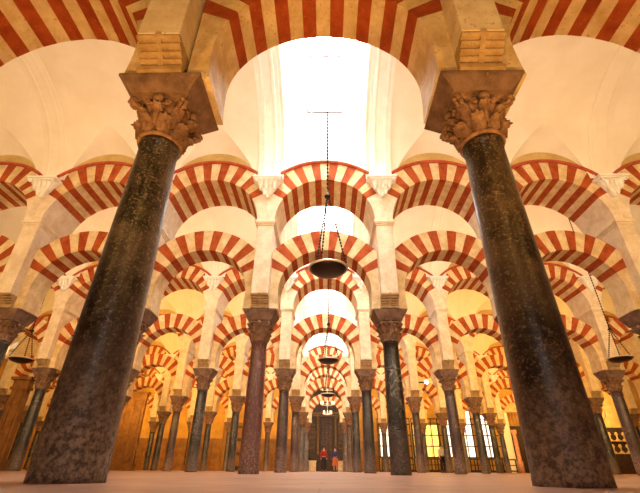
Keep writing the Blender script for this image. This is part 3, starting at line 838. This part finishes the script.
# tiered candle chandelier in front of the altarpiece
ch = empty('candle_chandelier', (.15, ROW[5]-1.2, 4.2)); tag(ch, 'three-tiered chandelier with lit candles hanging before the dark altarpiece', 'chandelier')
for z, R in ((0, .34), (.75, .55), (2.0, .62)):
    m_ = MB().tube([(R*math.cos(a), R*math.sin(a), z) for a in [2*PI*i/24 for i in range(24)]], .03, 6, closed=True)
    hp = obj('hoop', m_.mesh('hoop', M['rim']), ch)
    for i in range(8):
        a = 2*PI*i/8; m_ = MB().lathe([(.025, 0), (.025, .2), (.0, .27)], 8); obj('candle', m_.mesh('candle', M['candle']), hp, (R*math.cos(a), R*math.sin(a), z+.02))
m_ = MB()
m_.tube([(0, 0, 0), (0, 0, bz(1.2-G/2+0)-4.2)], .02, 6)
for z, R in ((0, .34), (.75, .55), (2.0, .62)):
    m_.tube([(-R, 0, z), (R, 0, z)], .014, 5); m_.tube([(0, -R, z), (0, R, z)], .014, 5)
obj('stem', m_.mesh('stem', M['rim']), ch)

# octagonal lantern at the left edge
lt = empty('glass_lantern', (-10.85, YC[1]-.3, 3.25)); tag(lt, 'orange glowing glass lantern at the left edge beside the bowl lamp', 'lantern')
obj('glass_body', MB().lathe([(.16, 0), (.26, .12), (.28, .35), (.2, .5)], 8, smooth=False).mesh('glass_body', M['orangeglow']), lt)
obj('cap', MB().lathe([(.32, .5), (.30, .56), (.06, .72), (.03, .8)], 8, smooth=False).mesh('cap', M['rim']), lt)
obj('chain', MB().tube([(0, 0, .8), (0, 0, bz(.3)-3.33)], .014, 6).mesh('chain', M['iron']), lt)

# ------------------------------------------------------------------ visitors
def skin_body(name, verts, edges, rad, mat, parent, root=0):
    me = bpy.data.meshes.new(name); me.from_pydata(verts, edges, []); me.materials.append(mat)
    o = obj(name, me, parent)
    sk = o.modifiers.new('skin', 'SKIN'); sk.use_smooth_shade = True
    for i, rr in enumerate(rad): me.skin_vertices[0].data[i].radius = rr
    me.skin_vertices[0].data[root].use_root = True
    ss = o.modifiers.new('sub', 'SUBSURF'); ss.levels = 2; ss.render_levels = 2
    return o
def person(x, y, rz, label, top, bottom, topname='jacket', skirt=False):
    root = empty('person', (x, y, 0), rz); tag(root, label, 'person')
    # facing -y; pelvis first
    V = [(0,0,.95), (0,.01,1.15), (0,.0,1.38), (0,-.01,1.47), (0,-.02,1.56), (0,-.02,1.68),
         (.17,0,1.40), (.24,.02,1.14), (.22,-.06,.90), (.22,-.09,.80), (-.17,0,1.40), (-.24,.03,1.14), (-.23,-.03,.90), (-.23,-.06,.80),
         (.10,0,.90), (.12,-.03,.50), (.12,.02,.09), (.13,-.14,.04), (-.10,0,.90), (-.12,.0,.50), (-.12,.06,.09), (-.13,-.09,.04)]
    E = [(0,1),(1,2),(2,3),(3,4),(4,5),(2,6),(6,7),(7,8),(8,9),(2,10),(10,11),(11,12),(12,13),(0,14),(14,15),(15,16),(16,17),(0,18),(18,19),(19,20),(20,21)]
    Rr = [(.15,.11),(.14,.10),(.16,.10),(.06,.06),(.075,.09),(.075,.09),(.065,.06),(.045,.045),(.032,.032),(.035,.02),(.065,.06),(.045,.045),(.032,.032),(.035,.02),
          (.09,.09),(.06,.06),(.045,.05),(.04,.03),(.09,.09),(.06,.06),(.045,.05),(.04,.03)]
    skin_body('body', V, E, Rr, M['skin'], root)
    T = [0,1,2,6,7,8,10,11,12]; idx = {v: i for i, v in enumerate(T)}
    grow = lambda r: (r[0]+.022, r[1]+.022)
    skin_body(topname, [V[i] for i in T], [(idx[a], idx[b]) for a, b in E if a in idx and b in idx], [grow(Rr[i]) for i in T], top, root)
    if skirt:
        obj('skirt', MB().lathe([(.17, 1.02), (.2, .85), (.25, .6), (.29, .42)], 24, cap=False).mesh('skirt', bottom), root)
    else:
        T = [0,14,15,16,18,19,20]; idx = {v: i for i, v in enumerate(T)}
        skin_body('trousers', [V[i] for i in T], [(idx[a], idx[b]) for a, b in E if a in idx and b in idx], [grow(Rr[i]) for i in T], bottom, root)
    obj('hair', MB().lathe([(0, .13), (.06, .12), (.10, .07), (.11, 0), (.10, -.07), (.08, -.1)], 18, cap=False).mesh('hair', M['hair']), root, (0, .015, 1.665))
    for sx in (-1, 1): obj('shoe', MB().box(-.05, .05, -.2, .08, 0, .09).mesh('shoe', M['hair']), root, (sx*.125, -.0 if sx > 0 else .04, 0), bevel=.02)
cl = lambda n, c: stone(n, tuple(a*.7 for a in c), c, 10, .9, None, 0, .1)
person(-.15, ROW[5]-2.2, .3, 'person in red jacket and dark trousers standing at the far end of the middle aisle', cl('red_cloth', (.34, .03, .03)), cl('dark_cloth', (.03, .025, .04)))
person(.75, ROW[5]-1.4, -.4, 'person in dark blue top and orange skirt beside the one in red', cl('blue_cloth', (.05, .05, .16)), cl('orange_cloth', (.50, .12, .04)), 'top', True)
person(8.05, ROW[4]+.8, .5, 'person in white shirt and dark trousers standing near the right far grilles', cl('white_cloth', (.75, .74, .78)), cl('navy_cloth', (.02, .02, .03)), 'shirt')

# ------------------------------------------------------------------ lamps and fill lights
def light(kind, loc, power, col, size=.15, rot=None, spot=None, name='lamp_and_fill'):
    l = bpy.data.lights.new(name, kind); l.energy = power; l.color = col
    if kind == 'AREA': l.size = size
    else: l.shadow_soft_size = size
    if kind == 'SPOT': l.spot_size = spot or 2.4; l.spot_blend = .8
    o = bpy.data.objects.new(name, l); COL.objects.link(o); o.location = loc
    if rot: o.rotation_euler = rot
    return o
VAULT = (1., .72, .45); WARM = (1., .62, .22); WARM2 = (1., .56, .12); DEEP = (1., .50, .10); NEUT = (1., .90, .80)
# small floodlights standing on the back ledge of the piers, aimed up at the vaults and the next arcade
FL_H = MB().box(-.09, .09, -.06, .06, .03, .17).mesh('lamp_head', M['iron'])
FL_B = MB().box(-.02, .02, -.02, .02, 0, .04).mesh('bracket', M['iron'])
FL_L = MB().lathe([(.085, 0), (.085, .006)], 20, T=Matrix.Translation((0, .061, .10)) @ Matrix.Rotation(-PI/2, 4, 'X')).mesh('lens', M['lens'])
PW = 1.0
for r in range(0, 6):
    n = NCOL[r]
    for i in range(n):
        k = i - n/2 + .5
        x, y = k*S, ROW[r] + .62
        near = abs(k) < 1
        light('SPOT', (x, y + .12, 6.32), (70 if near else (60 if r == 0 else 110))*PW, NEUT if near else (VAULT if r < 2 else WARM2), .06, (math.radians(128), 0, 0), 2.9)
f = empty('floodlight', (5.62, ROW[3] - .50, 4.30), PI)
obj('lamp_head', FL_H, f); obj('bracket', FL_B, f); obj('lens', FL_L, f)
obj('arm', MB().box(.10, .50, -.03, .03, .06, .12).mesh('arm', M['iron']), f)
tag(f, 'small glaring floodlight shining at the camera right of the middle aisle', 'floodlight')
# low floods lighting the next arcade's fronts
for r in range(0, 6):
    n = NCOL[r] if r else 10
    for i in range(n):
        k = i - n/2 + .5
        near = abs(k) < 1
        x, y = k*S, ROW[r] + .76
        light('SPOT', (x, y, 3.72), (75 if near else (165 if r == 0 else 180))*PW, NEUT if near else (WARM if r < 2 else WARM2), .08, (math.radians(108), 0, 0), 2.8)
        if r == 0 and abs(k) > 2: light('SPOT', (x, y, 6.32), 60*PW, VAULT, .08, (math.radians(128), 0, 0), 2.9)
# unseen fill lights added around the camera to brighten the nearest arcade
for x in (-5.5, 0, 5.5):
    light('AREA', (x, -2.6, 5.2), 26*PW, WARM2, 2.2, (math.radians(100), 0, 0))
for x in (-3.4, 0, 3.4):
    light('SPOT', (x, .9, .12), 240*PW, DEEP, .1, (math.radians(160), 0, 0), 1.9)
light('AREA', (0, -3.2, 1.2), 22*PW, (1., .9, .82), 1.5, (math.radians(85), 0, 0))

light('AREA', (21.0, ROW[4]+2.2, 4.6), 110, (1., .8, .5), .6, (math.radians(80), 0, 0))  # unseen light added to brighten the golden altar
world = bpy.data.worlds.new('sky'); scene.world = world; world.use_nodes = True
bg = world.node_tree.nodes['Background']; bg.inputs[0].default_value = (1, .95, .9, 1); bg.inputs[1].default_value = 1.0

# ------------------------------------------------------------------ camera
f_px, pitch, yaw, roll, cx, h = 392.80, .51813, -.01738, .0076, .0334, .0816
F = Vector((math.sin(yaw)*math.cos(pitch), math.cos(yaw)*math.cos(pitch), math.sin(pitch)))
R_ = Vector((math.cos(yaw), -math.sin(yaw), 0)); U = R_.cross(F)
R2 = R_*math.cos(roll) + U*math.sin(roll); U2 = -R_*math.sin(roll) + U*math.cos(roll)
cam = bpy.data.cameras.new('camera'); cam.sensor_width = 36; cam.lens = f_px/640*36; cam.clip_start = .02; cam.clip_end = 300
co = bpy.data.objects.new('camera', cam); COL.objects.link(co)
mt = Matrix((R2, U2, -F)).transposed().to_4x4(); mt.translation = Vector((cx, 0, h)); co.matrix_world = mt
scene.camera = co
scene.view_settings.view_transform = 'Standard'; scene.view_settings.look = 'None'
scene.view_settings.exposure = .92; scene.view_settings.gamma = 1
scene.view_settings.use_curve_mapping = False
scene.cycles.max_bounces = 6; scene.cycles.diffuse_bounces = 4
